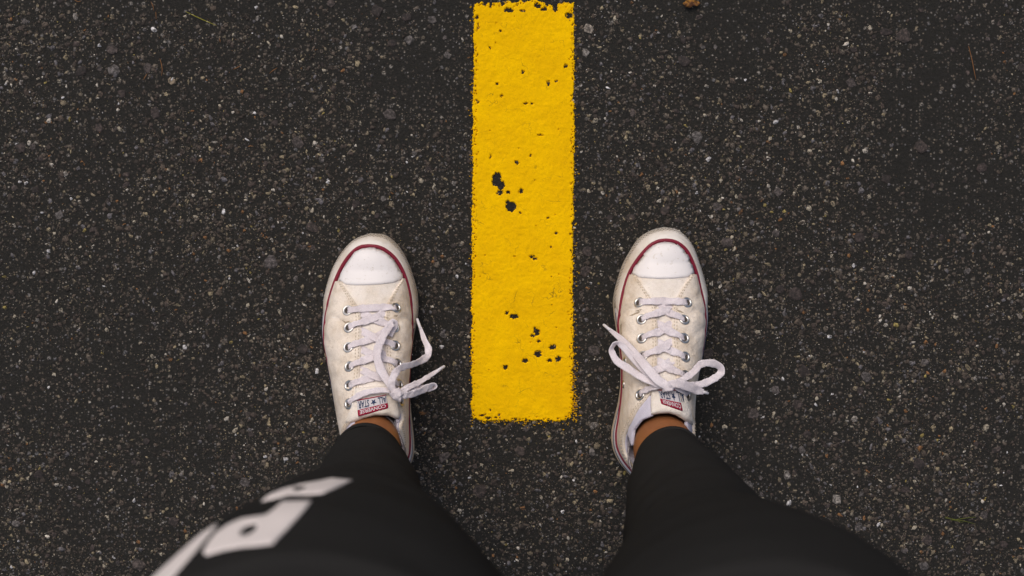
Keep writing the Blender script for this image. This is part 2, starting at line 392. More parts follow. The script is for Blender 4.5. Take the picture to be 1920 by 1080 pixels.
# loose specks of paint beside the line
vv, ff = [], []
for i in range(420):
    py = random.uniform(2, 800)
    if random.random() < .6:
        py = random.choice([random.gauss(690, 40), random.gauss(765, 16), random.gauss(350, 150)]); px = 1074 + abs(random.gauss(0, 5))
    elif random.random() < .5: px = 886 - abs(random.gauss(0, 3))
    else: px = random.uniform(900, 1070); py = 789 + abs(random.gauss(0, 5))
    x = (px - 960) / S; y = (540 - py) / S; r = random.uniform(.0003, .0011); b0 = len(vv)
    for j in range(5):
        a = j * 1.2566 + random.uniform(-.4, .4); vv.append((x + math.cos(a) * r, y + math.sin(a) * r * random.uniform(.6, 1), .0004))
    vv.append((x, y, .0014)); ff += [(b0 + j, b0 + (j + 1) % 5, b0 + 5) for j in range(5)]
g = mesh_obj('paint_specks', vv, ff, M['paintgrain'], smooth=False); g.parent = line; g['kind'] = 'stuff'

# ------------------------------------------------------------------ the person: bare ankles, black trousers with a print
LEGS = {
 'L': [(.128, -.1390, -.1665, .0335, .036), (.20, -.132, -.175, .043, .045), (.30, -.122, -.184, .050, .050), (.40, -.117, -.192, .061, .060), (.52, -.110, -.197, .078, .078), (.66, -.098, -.198, .0935, .090), (.80, -.0885, -.200, .1065, .100), (.88, -.087, -.212, .104, .101)],
 'R': [(.128, .1525, -.168, .0325, .0345), (.20, .149, -.178, .043, .044), (.32, .148, -.195, .056, .056), (.41, .143, -.198, .059, .059), (.50, .135, -.200, .062, .062), (.65, .127, -.203, .082, .083), (.80, .118, -.206, .099, .100), (.88, .106, -.214, .100, .100)]}
HIPS = [(.78, 0., -.250, .10, .050), (.82, 0., -.252, .15, .078), (.88, 0., -.256, .180, .100), (.95, 0., -.250, .178, .106), (1.02, 0., -.245, .160, .100), (1.08, 0., -.240, .150, .095)]
def loft(bm, rows, n=36, grow=0.0, wr=0.0):
    rows = catmull(rows, 60); rings = []
    for (z, x, y, rx, ry) in rows:
        ring = []
        for j in range(n):
            a = 2 * math.pi * j / n; g2 = grow
            if wr: g2 += wr * (math.sin(z * 95 + 2.2 * math.sin(a * 2 + x * 40)) * .5 + math.sin(z * 47 + a * 3) * .5)
            ring.append(bm.verts.new((x + math.cos(a) * (rx + g2), y + math.sin(a) * (ry + g2), z)))
        rings.append(ring)
    for a, b in zip(rings[:-1], rings[1:]):
        for j in range(n): bm.faces.new((a[j], a[(j + 1) % n], b[(j + 1) % n], b[j]))
    bm.faces.new(list(reversed(rings[0]))); bm.faces.new(rings[-1])
def ball(bm, c, r):
    m = Matrix.Translation(c) @ Matrix.Diagonal((*r, 1)); bmesh.ops.create_uvsphere(bm, u_segments=24, v_segments=16, radius=1, matrix=m)
def fused(name, bm, voxel, mat, smooth_it=6):
    me = bpy.data.meshes.new(name + '_raw'); bm.to_mesh(me); bm.free()
    o = bpy.data.objects.new(name + '_raw', me); COL.objects.link(o)
    md = o.modifiers.new('r', 'REMESH'); md.mode = 'VOXEL'; md.voxel_size = voxel
    sm = o.modifiers.new('s', 'SMOOTH'); sm.factor = .5; sm.iterations = smooth_it
    dg = bpy.context.evaluated_depsgraph_get(); nm = bpy.data.meshes.new_from_object(o.evaluated_get(dg))
    bpy.data.objects.remove(o); bpy.data.meshes.remove(me)
    nm.name = name; nm.materials.clear(); nm.materials.append(mat)
    nm.polygons.foreach_set('use_smooth', [True] * len(nm.polygons))
    r = bpy.data.objects.new(name, nm); COL.objects.link(r); return r
def bvh_of(objs):
    V, Fc = [], []
    for o in objs:
        b0 = len(V); V += [v.co.copy() for v in o.data.vertices]; Fc += [tuple(b0 + i for i in p.vertices) for p in o.data.polygons]
    return BVHTree.FromPolygons(V, Fc)
def cast(bvh, px, py):
    d = (un(px, py, 0) - CAM).normalized(); h = bvh.ray_cast(CAM, d)
    if h[0] is None: return None
    n = h[1] if h[1].dot(d) < 0 else -h[1]
    return h[0], n

person = empty('person', (0, -.19, 0), 'person standing in black trousers with bare ankles and a white print on one thigh', 'person')
bm = bmesh.new()
for side, rows in LEGS.items():
    rows2 = [(z, x, y, rx - .004 - .05 * max(0, z - .2) * .2, ry - .004 - .05 * max(0, z - .2) * .2) for (z, x, y, rx, ry) in rows]
    z0, ax, ay = rows[0][0], rows[0][1], rows[0][2]; sgn = 1 if side == 'R' else -1
    ax += -.0035 if side == 'R' else .002
    rows2 = [(.05, ax, ay + .012, .024, .030), (.085, ax, ay + .011, .029 if side == 'R' else .027, .032), (.108, ax, ay + .008, .0305 if side == 'R' else .0285, .036)] + rows2
    loft(bm, rows2, 28)
    tx = -.146 if side == 'L' else .157
    ball(bm, (ax, ay - .004, .044), (.022, .026, .020)); ball(bm, ((ax * 2 + tx) / 3, ay + .045, .058), (.024, .055, .026))
    ball(bm, (tx, ay + .110, .040), (.027, .055, .014)); ball(bm, (tx, ay + .160, .040), (.024, .036, .008))
loft(bm, [(z, x, y, rx - .01, ry - .01) for (z, x, y, rx, ry) in HIPS], 36)
body = adopt(fused('body', bm, .0045, M['skin']), person)
bm = bmesh.new()
for side, rows in LEGS.items(): loft(bm, rows, 40, 0., .0012)
loft(bm, HIPS, 40)
trousers = adopt(fused('trousers', bm, .0045, M['black'], 4), person)
for side, rows in LEGS.items():                       # turned hem at each ankle
    z, x, y, rx, ry = rows[0]; vv = []; ff = []; n = 48; prof = [(-.0016, .010), (.0006, .011), (.0012, .006), (.0012, -.001), (.0004, -.0028), (-.0022, -.002)]
    for j in range(n):
        a = 2 * math.pi * j / n
        for (dr, dz) in prof:
            wob = .0007 * math.sin(3 * a + x * 30); tilt = .004 * math.sin(a)
            vv.append((x + math.cos(a) * (rx + dr + wob), y + math.sin(a) * (ry + dr + wob), z + dz + tilt))
    m = len(prof)
    for j in range(n):
        for k in range(m): ff.append((j * m + k, ((j + 1) % n) * m + k, ((j + 1) % n) * m + (k + 1) % m, j * m + (k + 1) % m))
    hem = mesh_obj('hem', vv, ff, M['black']); hem.parent = trousers
for side, rows in LEGS.items():                       # low grey sock showing at the heel
    z, x, y, rx, ry = rows[0]; vv = []; ff = []; n = 40; rowsz = 8
    for j in range(n):
        a = 2 * math.pi * j / n; back = max(0, -math.sin(a)); topz = (.096 if side == 'L' else .082) + .012 * back ** .8
        for k in range(rowsz):
            zz = .05 + (topz - .05) * k / (rowsz - 1); f = random.uniform(-.0005, .0005)
            vv.append(((-.1365 if side == 'L' else .1465) + math.cos(a) * ((.0300 if side == 'L' else .0315) + f), y + .003 + math.sin(a) * ((.0415 if math.sin(a) > 0 else .0335) + f), zz))
    for j in range(n):
        for k in range(rowsz - 1): ff.append((j * rowsz + k, ((j + 1) % n) * rowsz + k, ((j + 1) % n) * rowsz + k + 1, j * rowsz + k + 1))
    s_ = adopt(mesh_obj('sock', vv, ff, M['sock']), person)
    so = s_.modifiers.new('t', 'SOLIDIFY'); so.thickness = .0015

def inside(poly, x, y):
    c = False; n = len(poly); j = n - 1
    for i in range(n):
        xi, yi = poly[i]; xj, yj = poly[j]
        if (yi > y) != (yj > y) and x < (xj - xi) * (y - yi) / (yj - yi) + xi: c = not c
        j = i
    return c
def densify(poly, d):
    out = []
    for i in range(len(poly)):
        a = Vector(poly[i]); b = Vector(poly[(i + 1) % len(poly)]); k = max(1, int((b - a).length / d))
        out += [tuple(a.lerp(b, t / k)) for t in range(k)]
    return out
def patch(name, bvh, poly, thick, mat, d=3.0, holes=(), sink=-.0004, edge=.35, round_=2.0):
    """A thin solid piece that lies on a surface, its rim rounded down to it."""
    outer = densify(poly, d); hs = [densify(h, d) for h in holes]
    pts = []; edges = []; nb = 0
    for loop in [outer] + hs:
        b0 = len(pts); pts += loop; edges += [(b0 + i, b0 + (i + 1) % len(loop)) for i in range(len(loop))]
    nb = len(pts); bp = np.array(pts)
    xs = [p[0] for p in outer]; ys = [p[1] for p in outer]
    def ok(x, y): return inside(outer, x, y) and not any(inside(h, x, y) for h in hs)
    for loop in [outer] + hs:                      # ring just inside the rim
        for i in range(len(loop)):
            a = Vector(loop[i - 1]); b = Vector(loop[(i + 1) % len(loop)]); t = (b - a)
            if t.length < 1e-6: continue
            nrm = Vector((-t.y, t.x)).normalized() * round_
            for sg in (1, -1):
                q = Vector(loop[i]) + nrm * sg
                if ok(q.x, q.y) and np.min(np.hypot(bp[:, 0] - q.x, bp[:, 1] - q.y)) > round_ * .8: pts.append((q.x, q.y))
    bp2 = np.array(pts)
    for y in np.arange(min(ys), max(ys), d):
        for x in np.arange(min(xs), max(xs), d):
            if ok(x, y) and np.min(np.hypot(bp2[:, 0] - x, bp2[:, 1] - y)) > d * .6: pts.append((x, y))
    r = delaunay_2d_cdt([Vector(p) for p in pts], edges, [], 0, 1e-4)
    P2, T = r[0], r[2]; orig = r[3]
    isb = [any(o < nb for o in og) if og else True for og in orig]
    V = []; okv = []
    hits = [cast(bvh, p.x, p.y) for p in P2]
    for p, b, h in zip(P2, isb, hits):
        if h is None: V.append(Vector((0, 0, 0))); okv.append(False); continue
        V.append(h[0] + h[1] * (thick * (edge if b else 1.))); okv.append(True)
    Fc = []
    for t in T:
        c = sum((P2[i] for i in t), Vector((0, 0))) / len(t)
        if ok(c.x, c.y) and all(okv[i] for i in t): Fc.append(tuple(t))
    par = {}
    def fd(a):
        while par.setdefault(a, a) != a: a = par[a]
        return a
    for f in Fc:
        for i_ in f[1:]: par[fd(f[0])] = fd(i_)
    cc = {}
    for f in Fc: cc[fd(f[0])] = cc.get(fd(f[0]), 0) + 1
    if cc:
        bigc = max(cc, key=cc.get); Fc = [f for f in Fc if fd(f[0]) == bigc]
    ec = {}
    for f in Fc:
        for i in range(len(f)):
            e = (f[i], f[(i + 1) % len(f)]); ec[e] = ec.get(e, 0) + 1
    low = {}
    for (a, b) in list(ec):
        if (b, a) not in ec:
            for k in (a, b):
                if k not in low: low[k] = len(V); V.append(hits[k][0] + hits[k][1] * sink)
            Fc.append((b, a, low[a], low[b]))
    o = mesh_obj(name, V, Fc, mat)
    if Fc:
        bmm = bmesh.new(); bmm.from_mesh(o.data); bmesh.ops.delete(bmm, geom=[v for v in bmm.verts if not v.link_faces], context='VERTS'); bmesh.ops.recalc_face_normals(bmm, faces=bmm.faces)
        up = sum((f.normal.z * f.calc_area() for f in bmm.faces))
        if up < 0: bmesh.ops.reverse_faces(bmm, faces=bmm.faces)
        bmm.to_mesh(o.data); bmm.free()
    return o
TB = bvh_of([trousers])
def ell(cx, cy, a, b, rot, n=14):
    c, s = math.cos(rot), math.sin(rot)
    return [(cx + a * math.cos(t) * c - b * math.sin(t) * s, cy + a * math.cos(t) * s + b * math.sin(t) * c) for t in [2 * math.pi * i / n for i in range(n)]]
PRINTS = [([(490,941),(505,928),(530,917),(575,906),(600,902),(622,897),(661,901),(640,911),(604,926),(575,928),(540,928),(512,936)], [ell(562, 916, 13, 4.2, -.30)]),
          ([(381,1036),(391,1017),(406,999),(430,983),(453,973),(500,966),(516,954),(530,941),(584,940),(574,953),(559,970),(536,995),(511,1020),(480,1024),(453,1026),(415,1033),(386,1042)], [ell(466, 994, 18, 8.5, -.5)]),
          ([(410,981),(395,988),(372,1006),(335,1039),(293,1077),(270,1100),(310,1100),(335,1070),(365,1036),(385,1012),(405,988)], [])]
for poly, hs in PRINTS:
    po = patch('print', TB, poly, .0007, M['print'], 5., hs, -.0003, .6); po.parent = trousers

# ------------------------------------------------------------------ the sneakers
MM = 90
class Shoe: pass
def build_shoe(D):
    root = empty('sneaker', tuple(un(D['base'][0], D['base'][1], 0)), D['label'], 'shoe', 'white canvas sneakers on the road'); A = lambda o: adopt(o, root)
    zF, zR = .012, .034
    def spring(y):                                    # the toe curls up off the ground
        t = max(0., min(1., (y - (D['toe_y'] - .065)) / .065)); return .009 * t * t
    def halves(l, r, z):
        Lw = catmull(l, MM); Rw = catmull(r, MM)
        return [un(p[0], p[1], z) for p in Lw] + [un(p[0], p[1], z) for p in Rw[::-1][1:-1]]     # toe -> left -> heel -> right
    fox = halves(D['fox_l'], D['fox_r'], zF); red = halves(D['red_l'], D['red_r'], zR); n = len(fox)
    cen = sum(red, Vector()) / n
    def outn(i):
        t = red[(i + 1) % n] - red[i - 1]; v = Vector((t.y, -t.x, 0)).normalized()
        c2 = Vector((cen.x, max(min(red[i].y, D['toe_y'] - .05), D['heel_y'] + .04), 0))
        return v if v.dot(red[i] - c2) > 0 else -v
    on = [outn(i) for i in range(n)]
    arc = np.r_[0, np.cumsum([(fox[(i + 1) % n] - fox[i]).length for i in range(n)])]
    def sweep(name, prof, mat, idx=None, closed=True, uvs=False, extra=0.0):
        """prof: (mix fox->red, outward, z) per point; swept round the outline"""
        ids = list(range(n)) if idx is None else idx; V = []; Fc = []; U = []; m = len(prof)
        for k_, i in enumerate(ids):
            s_ = spring(fox[i].y); pv = 0
            tap = 1. if closed else min(1., .15 + min(k_, len(ids) - 1 - k_) / 5.)
            for q_, (mx, out, z) in enumerate(prof):
                p = fox[i].lerp(red[i], mx) + on[i] * out * (tap if out > 0 else 1); p.z = z + s_
                V.append(p)
                if q_: pv += (V[-1] - V[-2]).length
                a_ = arc[i] if i < n / 2 else arc[i] - arc[-1]
                U.append((a_, pv))
        L = len(ids)
        for k in range(L if closed else L - 1):
            for j in range(m - 1): Fc.append((k * m + j, ((k + 1) % L) * m + j, ((k + 1) % L) * m + j + 1, k * m + j + 1))
        if not closed:
            Fc.append(tuple(range(m))); Fc.append(tuple((L - 1) * m + j for j in reversed(range(m))))
        o = mesh_obj(name, V, Fc, mat, uv=U)
        bmm = bmesh.new(); bmm.from_mesh(o.data); bmesh.ops.recalc_face_normals(bmm, faces=bmm.faces); bmm.to_mesh(o.data); bmm.free()
        return o
    # outsole with its bottom face, foxing band, ribbed bumper, stripes
    o = sweep('outsole', [(0, -.004, .0008), (0, .0006, .0012), (0, .0010, .0040), (0, .0008, .0062), (0, -.004, .0064)], M['outsole'])
    me = o.data; bmm = bmesh.new(); bmm.from_mesh(me); bmm.verts.ensure_lookup_table(); bmm.faces.new([bmm.verts[i * 5] for i in range(n)]); bmm.to_mesh(me); bmm.free(); A(o)
    A(sweep('foxing', [(0, -.003, .0060), (0, -.0002, .0062), (0, 0, .012), (.12, .0004, .019), (.38, .0006, .0265), (.72, .0004, .0325), (.95, 0, .0350), (1.0, -.003, .0352), (1.0, -.006, .0335)], M['rubber']))
    fl, fr = D['bump_l'], D['bump_r']
    ids = [i for i in range(n // 2) if pr(fox[i])[1] < fl][::-1] + [] ; rid = [i for i in range(n - 1, n // 2, -1) if pr(fox[i])[1] < fr]
    A(sweep('toe_bumper', [(0, -.002, .0060), (0, .0012, .0066), (0, .0018, .012), (.12, .0022, .019), (.38, .0022, .0268), (.62, .0019, .0318), (.80, .0016, .0345), (.90, .0002, .0350)], M['bumper'], ids + rid, False))
    def tube(name, mx, out, z, ra, rb, mat, ids_, closed, wid=None, z_follow=True):
        V = []; Fc = []; m = 8
        for k_, i in enumerate(ids_):
            f = wid(i) if wid else 1.
            c = fox[i].lerp(red[i], mx) + on[i] * out; c.z = z + spring(fox[i].y)
            for j in range(m):
                a = 2 * math.pi * j / m; V.append(c + on[i] * (ra * f * math.cos(a)) + Vector((0, 0, rb * math.sin(a))))
        L = len(ids_)
        for k in range(L if closed else L - 1):
            for j in range(m): Fc.append((k * m + j, k * m + (j + 1) % m, ((k + 1) % L) * m + (j + 1) % m, ((k + 1) % L) * m + j))
        return mesh_obj(name, V, Fc, mat)
    rear = [i for i in range(n) if pr(fox[i])[1] > (fl if i < n // 2 else fr)]
    A(tube('pinstripe', 1., .0007, .0364, .0019, .0012, M['red'], list(range(n)), True, lambda i: 1.0 if pr(fox[i])[1] < 560 else .8))
    A(tube('foxing_stripe', .20, .0004, .0222, .0005, .0010, M['navy'], rear, False))
    # the last surface of the upper: columns rising from the feather line to the ridge
    SP = sorted(D['spine'], key=lambda t: t[1]); spw = [un(px, py, z) for (px, py, z) in SP]
    ys = np.array([p.y for p in spw])[::-1]; xs_ = np.array([p.x for p in spw])[::-1]; zs_ = np.array([p.z for p in spw])[::-1]
    y0, y1 = ys[-1], ys[0]
    def ridge(y):
        yy = min(max(y, y1), y0); return Vector((np.interp(yy, ys, xs_), yy, np.interp(yy, ys, zs_)))
    def surf(i, s, off=0.0):
        Op = red[i] - on[i] * .0019; zb = .0335 + spring(fox[i].y); C = ridge(Op.y)
        th = s * math.pi / 2; e = 2 / D.get('n', 2.35)
        g = 1 - max(math.cos(th), 0) ** e; f = max(math.sin(th), 0) ** e
        side_m = (i < n / 2) == (D['medial'] == 'L')
        py = 540 - Op.y * S
        blg = (D['bulge'] * max(0., min(1., (py - 560) / 80.)) * max(0., min(1., (830 - py) / 60.))) if side_m else .0008
        p = Vector((Op.x + (C.x - Op.x) * g, Op.y + (C.y - Op.y) * g, zb + (C.z - zb) * f)) + on[i] * blg * math.sin(2 * th) * (1 if th < math.pi / 2 else 0)
        return p
    K = 28; ss = np.linspace(0, 1, K + 1)
    grid = [[surf(i, s) for s in ss] for i in range(n)]
    bV = [p for c in grid for p in c]; bF = [(i * (K + 1) + k, ((i + 1) % n) * (K + 1) + k, ((i + 1) % n) * (K + 1) + k + 1, i * (K + 1) + k + 1) for i in range(n) for k in range(K)]
    base = BVHTree.FromPolygons(bV, bF)
    def nrm(i, s):
        a = surf((i + 1) % n, s) - surf(i - 1, s); b = surf(i, min(1, s + .02)) - surf(i, max(0, s - .02)); v = a.cross(b)
        if v.length < 1e-12: return Vector((0, 0, 1))
        v.normalize(); o_ = surf(i, s) - Vector((cen.x, surf(i, s).y, .03))
        return v if v.dot(o_) > 0 else -v
    # vamp: the pale canvas under the toe cap and under the laces
    yv = D['tongue_y']
    keepf = [f for f in bF if all(pr(bV[j])[1] < yv for j in f)]
    us = sorted({j for f in keepf for j in f}); rm = {j: a for a, j in enumerate(us)}
    A(mesh_obj('vamp', [bV[j] for j in us], [tuple(rm[j] for j in f) for f in keepf], M['canvas_pale']))
    # quarters
    def zc(py):
        return float(np.interp(py, D['collar'][0], D['collar'][1]))
    solids = []
    stV, stF = [], []
    coll = {}
    for sd in ('L', 'R'):
        bl = D['facing_l'] if sd == 'L' else D['facing_r']; bx = [p[0] for p in bl]; by = [p[1] for p in bl]
        cols = [i for i in (range(0, n // 2 + 1) if sd == 'L' else range(n - 1, n // 2 - 1, -1)) if pr(red[i])[1] > by[0]]
        def inq(i, s):
            p = surf(i, s); px, py = pr(p)
            if p.z > zc(540 - red[i].y * S): return False
            if py > by[-1]: return True if p.z <= zc(540 - red[i].y * S) else False
            xb = np.interp(py, by, bx); return px < xb if sd == 'L' else px > xb
        si = []
        for i in cols:
            s = 0.; 
            while s < 1 and inq(i, s + .01): s += .01
            si.append(max(.02, min(s, .995)))
        si = np.array(si); ker = np.array([1, 2, 3, 2, 1]) / 9.; pad = np.r_[[si[0]] * 2, si, [si[-1]] * 2]; si = np.convolve(pad, ker, 'valid')
        V = []; Fc = []; rows = 22; offs = []
        for k_, i in enumerate(cols):
            ntop = None
            for r in range(rows + 1):
                s = si[k_] * r / rows; nn = nrm(i, s); off = .0025 if r > 1 else (.0004, .0015)[r]
                if r >= rows: off = .0021
                p = surf(i, s)
                # creases where the foot bends, across the ball
                cy = 540 - p.y * S; cr = 0.
                for (yc, amp, wd) in D['creases']:
                    dd = (cy - yc - 6 * math.sin(s * 9 + yc)) / wd; cr += amp * math.exp(-dd * dd) * math.sin(min(1, s * 1.15) * math.pi)
                V.append(p + nn * (off - cr))
            nn = nrm(i, si[k_]); p = surf(i, min(1., si[k_] + .006)); V.append(p + nn * .0006); V.append(p - nn * .0009)
            inner = surf(i, si[k_] * .9); V.append(inner - nrm(i, si[k_] * .9) * .0010)
            coll[i] = si[k_]
        m = rows + 4
        for k in range(len(cols) - 1):
            for j in range(m - 1): Fc.append((k * m + j, (k + 1) * m + j, (k + 1) * m + j + 1, k * m + j + 1))
        o = mesh_obj('quarter', V, Fc, M['canvas'])
        bmm = bmesh.new(); bmm.from_mesh(o.data); bmesh.ops.recalc_face_normals(bmm, faces=bmm.faces); bmm.to_mesh(o.data); bmm.free()
        A(o); solids.append(o)
        # two rows of stitches along the facing, one lower on the side
        for (ds, every) in ((.022, 1), (.055, 1)):
            pts = [surf(i, max(.02, si[k_] - ds)) + nrm(i, max(.02, si[k_] - ds)) * .0026 for k_, i in enumerate(cols)]
            pts = catmull([tuple(p) for p in pts], len(pts) * 2)
            for a in range(0, len(pts) - 1, 2):
                p, q_ = Vector(pts[a]), Vector(pts[a + 1]); t = (q_ - p)
                if t.length < 1e-5: continue
                t.normalize(); sx = t.cross(Vector((0, 0, 1))).normalized() * .00042; up = Vector((0, 0, .0004)); b0 = len(stV)
                stV += [p - sx, p + sx, q_ + sx, q_ - sx, p + up, q_ + up]
                stF += [(b0, b0 + 1, b0 + 4), (b0 + 1, b0 + 2, b0 + 5, b0 + 4), (b0 + 2, b0 + 3, b0 + 5), (b0 + 3, b0, b0 + 4, b0 + 5)]
    A(mesh_obj('stitching', stV, stF, M['thread']))
    # cloth lining inside the collar
    lid = [i for i in range(n) if pr(red[i])[1] > D['lining_y'] and i in coll]
    V = []; Fc = []; m = 7
    for i in lid:
        top = surf(i, coll[i]); 
        for k in range(m):
            t = k / (m - 1); p = surf(i, max(0, coll[i] * (1 - .62 * t))); nn = nrm(i, coll[i] * (1 - .62 * t)); hz = Vector((nn.x, nn.y, 0))
            hz = hz.normalized() if hz.length > 1e-6 else Vector()
            p = p - hz * (.0010 + .0085 * min(1., t * 2.5)); p.z += .0014 * (1 - t); V.append(p)
    for k in range(len(lid) - 1):
        for j in range(m - 1): Fc.append((k * m + j, (k + 1) * m + j, (k + 1) * m + j + 1, k * m + j + 1))
    lo = A(mesh_obj('lining', V, Fc, M['lining'])); so = lo.modifiers.new('t', 'SOLIDIFY'); so.thickness = .0012
    for fp in D['flaps']: A(patch('lining_edge', base, fp, .0006, M['lining'], 3., (), -.0022, .6, 1.5))
    # insole board closing the inside
    A(mesh_obj('insole', [red[i] - on[i] * .004 - Vector((0, 0, .004)) for i in range(n)], [tuple(range(n))], M['lining'], smooth=False))
    # toe cap
    A(patch('toe_cap', base, [(D['spine'][0][0] + (x - D['spine'][0][0]) * 1.012, y - (1.3 if y < D['spine'][0][1] else 0)) for (x, y) in D['cap']], .0019, M['rubber'], 4.0, (), -.0006, .45, 2.2))
    # tongue: long padded strip, its free end standing over the instep
    tg = A(patch('tongue', base, D['tongue'], .0007, M['canvas_pale'], 5.0, (), -.0006, .5, 2.5))
    te = A(patch('tongue_end', base, D['tongue_end'], .0042, M['canvas_pale'], 4.0, (), -.0010, .45, 3.0))
    solids += [tg, te]
    SB = bvh_of(solids)
    def on_surf(px, py):
        h = cast(SB, px, py) or cast(base, px, py); return h
    # label on the tongue, printed upside down as seen by the wearer
    c00, c10, c11, c01 = [Vector(p) for p in D['label_quad']]     # far-left, far-right, near-right, near-left in the photo
    def lq(u, v): a = c00.lerp(c10, u); b = c01.lerp(c11, u); return a.lerp(b, v)
    LB = bvh_of([te])
    def poly_uv(u0, v0, u1, v1, k=6): 
        return [tuple(lq(u0 + (u1 - u0) * t / k, v0)) for t in range(k)] + [tuple(lq(u1, v0 + (v1 - v0) * t / 3)) for t in range(3)] + [tuple(lq(u1 - (u1 - u0) * t / k, v1)) for t in range(k)] + [tuple(lq(u0, v1 - (v1 - v0) * t / 3)) for t in range(3)]
    lab = A(patch('label', LB, poly_uv(0, 0, 1, 1), .0007, M['lab_w'], 3., (), -.0002, .8, 1.))
    B2 = bvh_of([lab])
    for (a, b_, c_, d_) in ((0, .62, 1, 1), (0, 0, 1, .06)):
        band = patch('label_band', B2, poly_uv(a, b_, c_, d_), .00035, M['lab_r'], 2.5, (), -.0002, .9, .8); band.parent = lab
    def text_on(txt, u0, v0, u1, v1, mat, off, bold):
        cu = bpy.data.curves.new('t', 'FONT'); cu.body = txt; cu.resolution_u = 3; cu.offset = bold
        to = bpy.data.objects.new('t', cu); COL.objects.link(to)
        dg = bpy.context.evaluated_depsgraph_get(); tm = bpy.data.meshes.new_from_object(to.evaluated_get(dg)); bpy.data.objects.remove(to)
        if not len(tm.vertices): return
        co = np.array([v.co[:2] for v in tm.vertices]); mn = co.min(0); mx = co.max(0); co = (co - mn) / (mx - mn)
        bmm = bmesh.new(); bmm.from_mesh(tm); bmm.verts.ensure_lookup_table()
        for v_, (tx, ty) in zip(bmm.verts, co):
            p = lq(u1 - (u1 - u0) * tx, v0 + (v1 - v0) * ty); h = cast(LB, p.x, p.y) or cast(base, p.x, p.y); v_.co = h[0] + h[1] * off
        bmesh.ops.recalc_face_normals(bmm, faces=bmm.faces)
        if sum(f.normal.z for f in bmm.faces) < 0: bmesh.ops.reverse_faces(bmm, faces=bmm.faces)
        bmm.to_mesh(tm); bmm.free(); tm.materials.clear(); tm.materials.append(mat)
        o = bpy.data.objects.new('lettering', tm); COL.objects.link(o); o.parent = lab
    text_on('CONVERSE', .08, .69, .92, .93, M['lab_w'], .00135, .02)
    text_on('STAR', *D['lay'][0], M['lab_n'], .0011, .02)
    text_on('ALL', *D['lay'][1], M['lab_n'], .0011, .02)
    st = []
    for k in range(10):
        a = math.pi / 2 + k * math.pi / 5; rr = 1. if k % 2 == 0 else .42; st.append(tuple(lq(D['lay'][2] - rr * math.cos(a) * .105, .35 + rr * math.sin(a) * .24)))
    sto = patch('star', B2, st, .0004, M['lab_n'], 2.5, (), -.0002, .9, .8); sto.parent = lab
    for sp_ in D['scuffs']: A(patch('scuff', SB, sp_, .00022, M['grime'], 2.5, (), -.0002, .7, .6))
    # eyelets
    def eyelet(px, py, r=1.0, name='eyelet'):
        h = on_surf(px, py)
        if not h: return
        c, nn = h; q_ = nn.to_track_quat('Z', 'Y'); n_ = 20; V = []; Fc = []
        prof = [(.0052, -.0004), (.0050, .0006), (.0043, .0012), (.0034, .0010), (.0028, .0002), (.0026, -.0012)]
        for j in range(n_):
            a = 2 * math.pi * j / n_
            for (rr, z) in prof: V.append(c + q_ @ Vector((math.cos(a) * rr * r, math.sin(a) * rr * r, z)))
        m = len(prof)
        for j in range(n_):
            for k in range(m - 1): Fc.append((j * m + k, ((j + 1) % n_) * m + k, ((j + 1) % n_) * m + k + 1, j * m + k + 1))
        e_ = A(mesh_obj(name, V, Fc, M['metal']))
        hv = [c + q_ @ Vector((math.cos(2 * math.pi * j / 12) * .0029 * r, math.sin(2 * math.pi * j / 12) * .0029 * r, .00015)) for j in range(12)]  # dark disc across the opening, the shade inside painted as its colour
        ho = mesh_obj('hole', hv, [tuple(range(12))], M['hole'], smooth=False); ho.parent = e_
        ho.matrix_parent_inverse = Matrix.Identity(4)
    for p in D['eye_l'] + D['eye_r']: eyelet(*p, 1.12)
    for p in D['vents']: eyelet(*p, .78, 'vent_eyelet')
    # laces: tape swept along a path
    LV, LF, LU = [], [], []
    def tape(path, wid, th=.0010):
        """path rows: position, normal ; wid: width per row"""
        n_ = len(path); prof = [(-.5, .05), (-.45, .48), (-.25, .55), (0, .30), (.25, .55), (.45, .48), (.5, .05), (.45, -.42), (0, -.5), (-.45, -.42)]; m = len(prof); b0 = len(LV); run = 0
        for k in range(n_):
            p, nn = path[k]; t = (path[min(k + 1, n_ - 1)][0] - path[max(k - 1, 0)][0]).normalized()
            sx = t.cross(nn)
            if sx.length < 1e-6: sx = Vector((1, 0, 0))
            sx.normalize(); up = sx.cross(t).normalized()
            ph = p.x * 310 + p.y * 270 + b0; tw = .16 * math.sin(ph) + .10 * math.sin(ph * 2.7 + 1); sx, up = sx * math.cos(tw) + up * math.sin(tw), up * math.cos(tw) - sx * math.sin(tw)
            wj = 1 + .07 * math.sin(ph * 1.7 + 2) + .04 * math.sin(ph * 4.1)
            if k: run += (p - path[k - 1][0]).length
            for (a, b) in prof: LV.append(p + sx * (a * wid[k] * wj) + up * (b * th + .00035 * math.sin(ph * 3.1 + a * 5) * (1 - abs(a)))); LU.append((run, a * wid[k]))
        for k in range(n_ - 1):
            for j in range(m): LF.append((b0 + k * m + j, b0 + k * m + (j + 1) % m, b0 + (k + 1) * m + (j + 1) % m, b0 + (k + 1) * m + j))
        LF.append(tuple(b0 + j for j in reversed(range(m)))); LF.append(tuple(b0 + (n_ - 1) * m + j for j in range(m)))
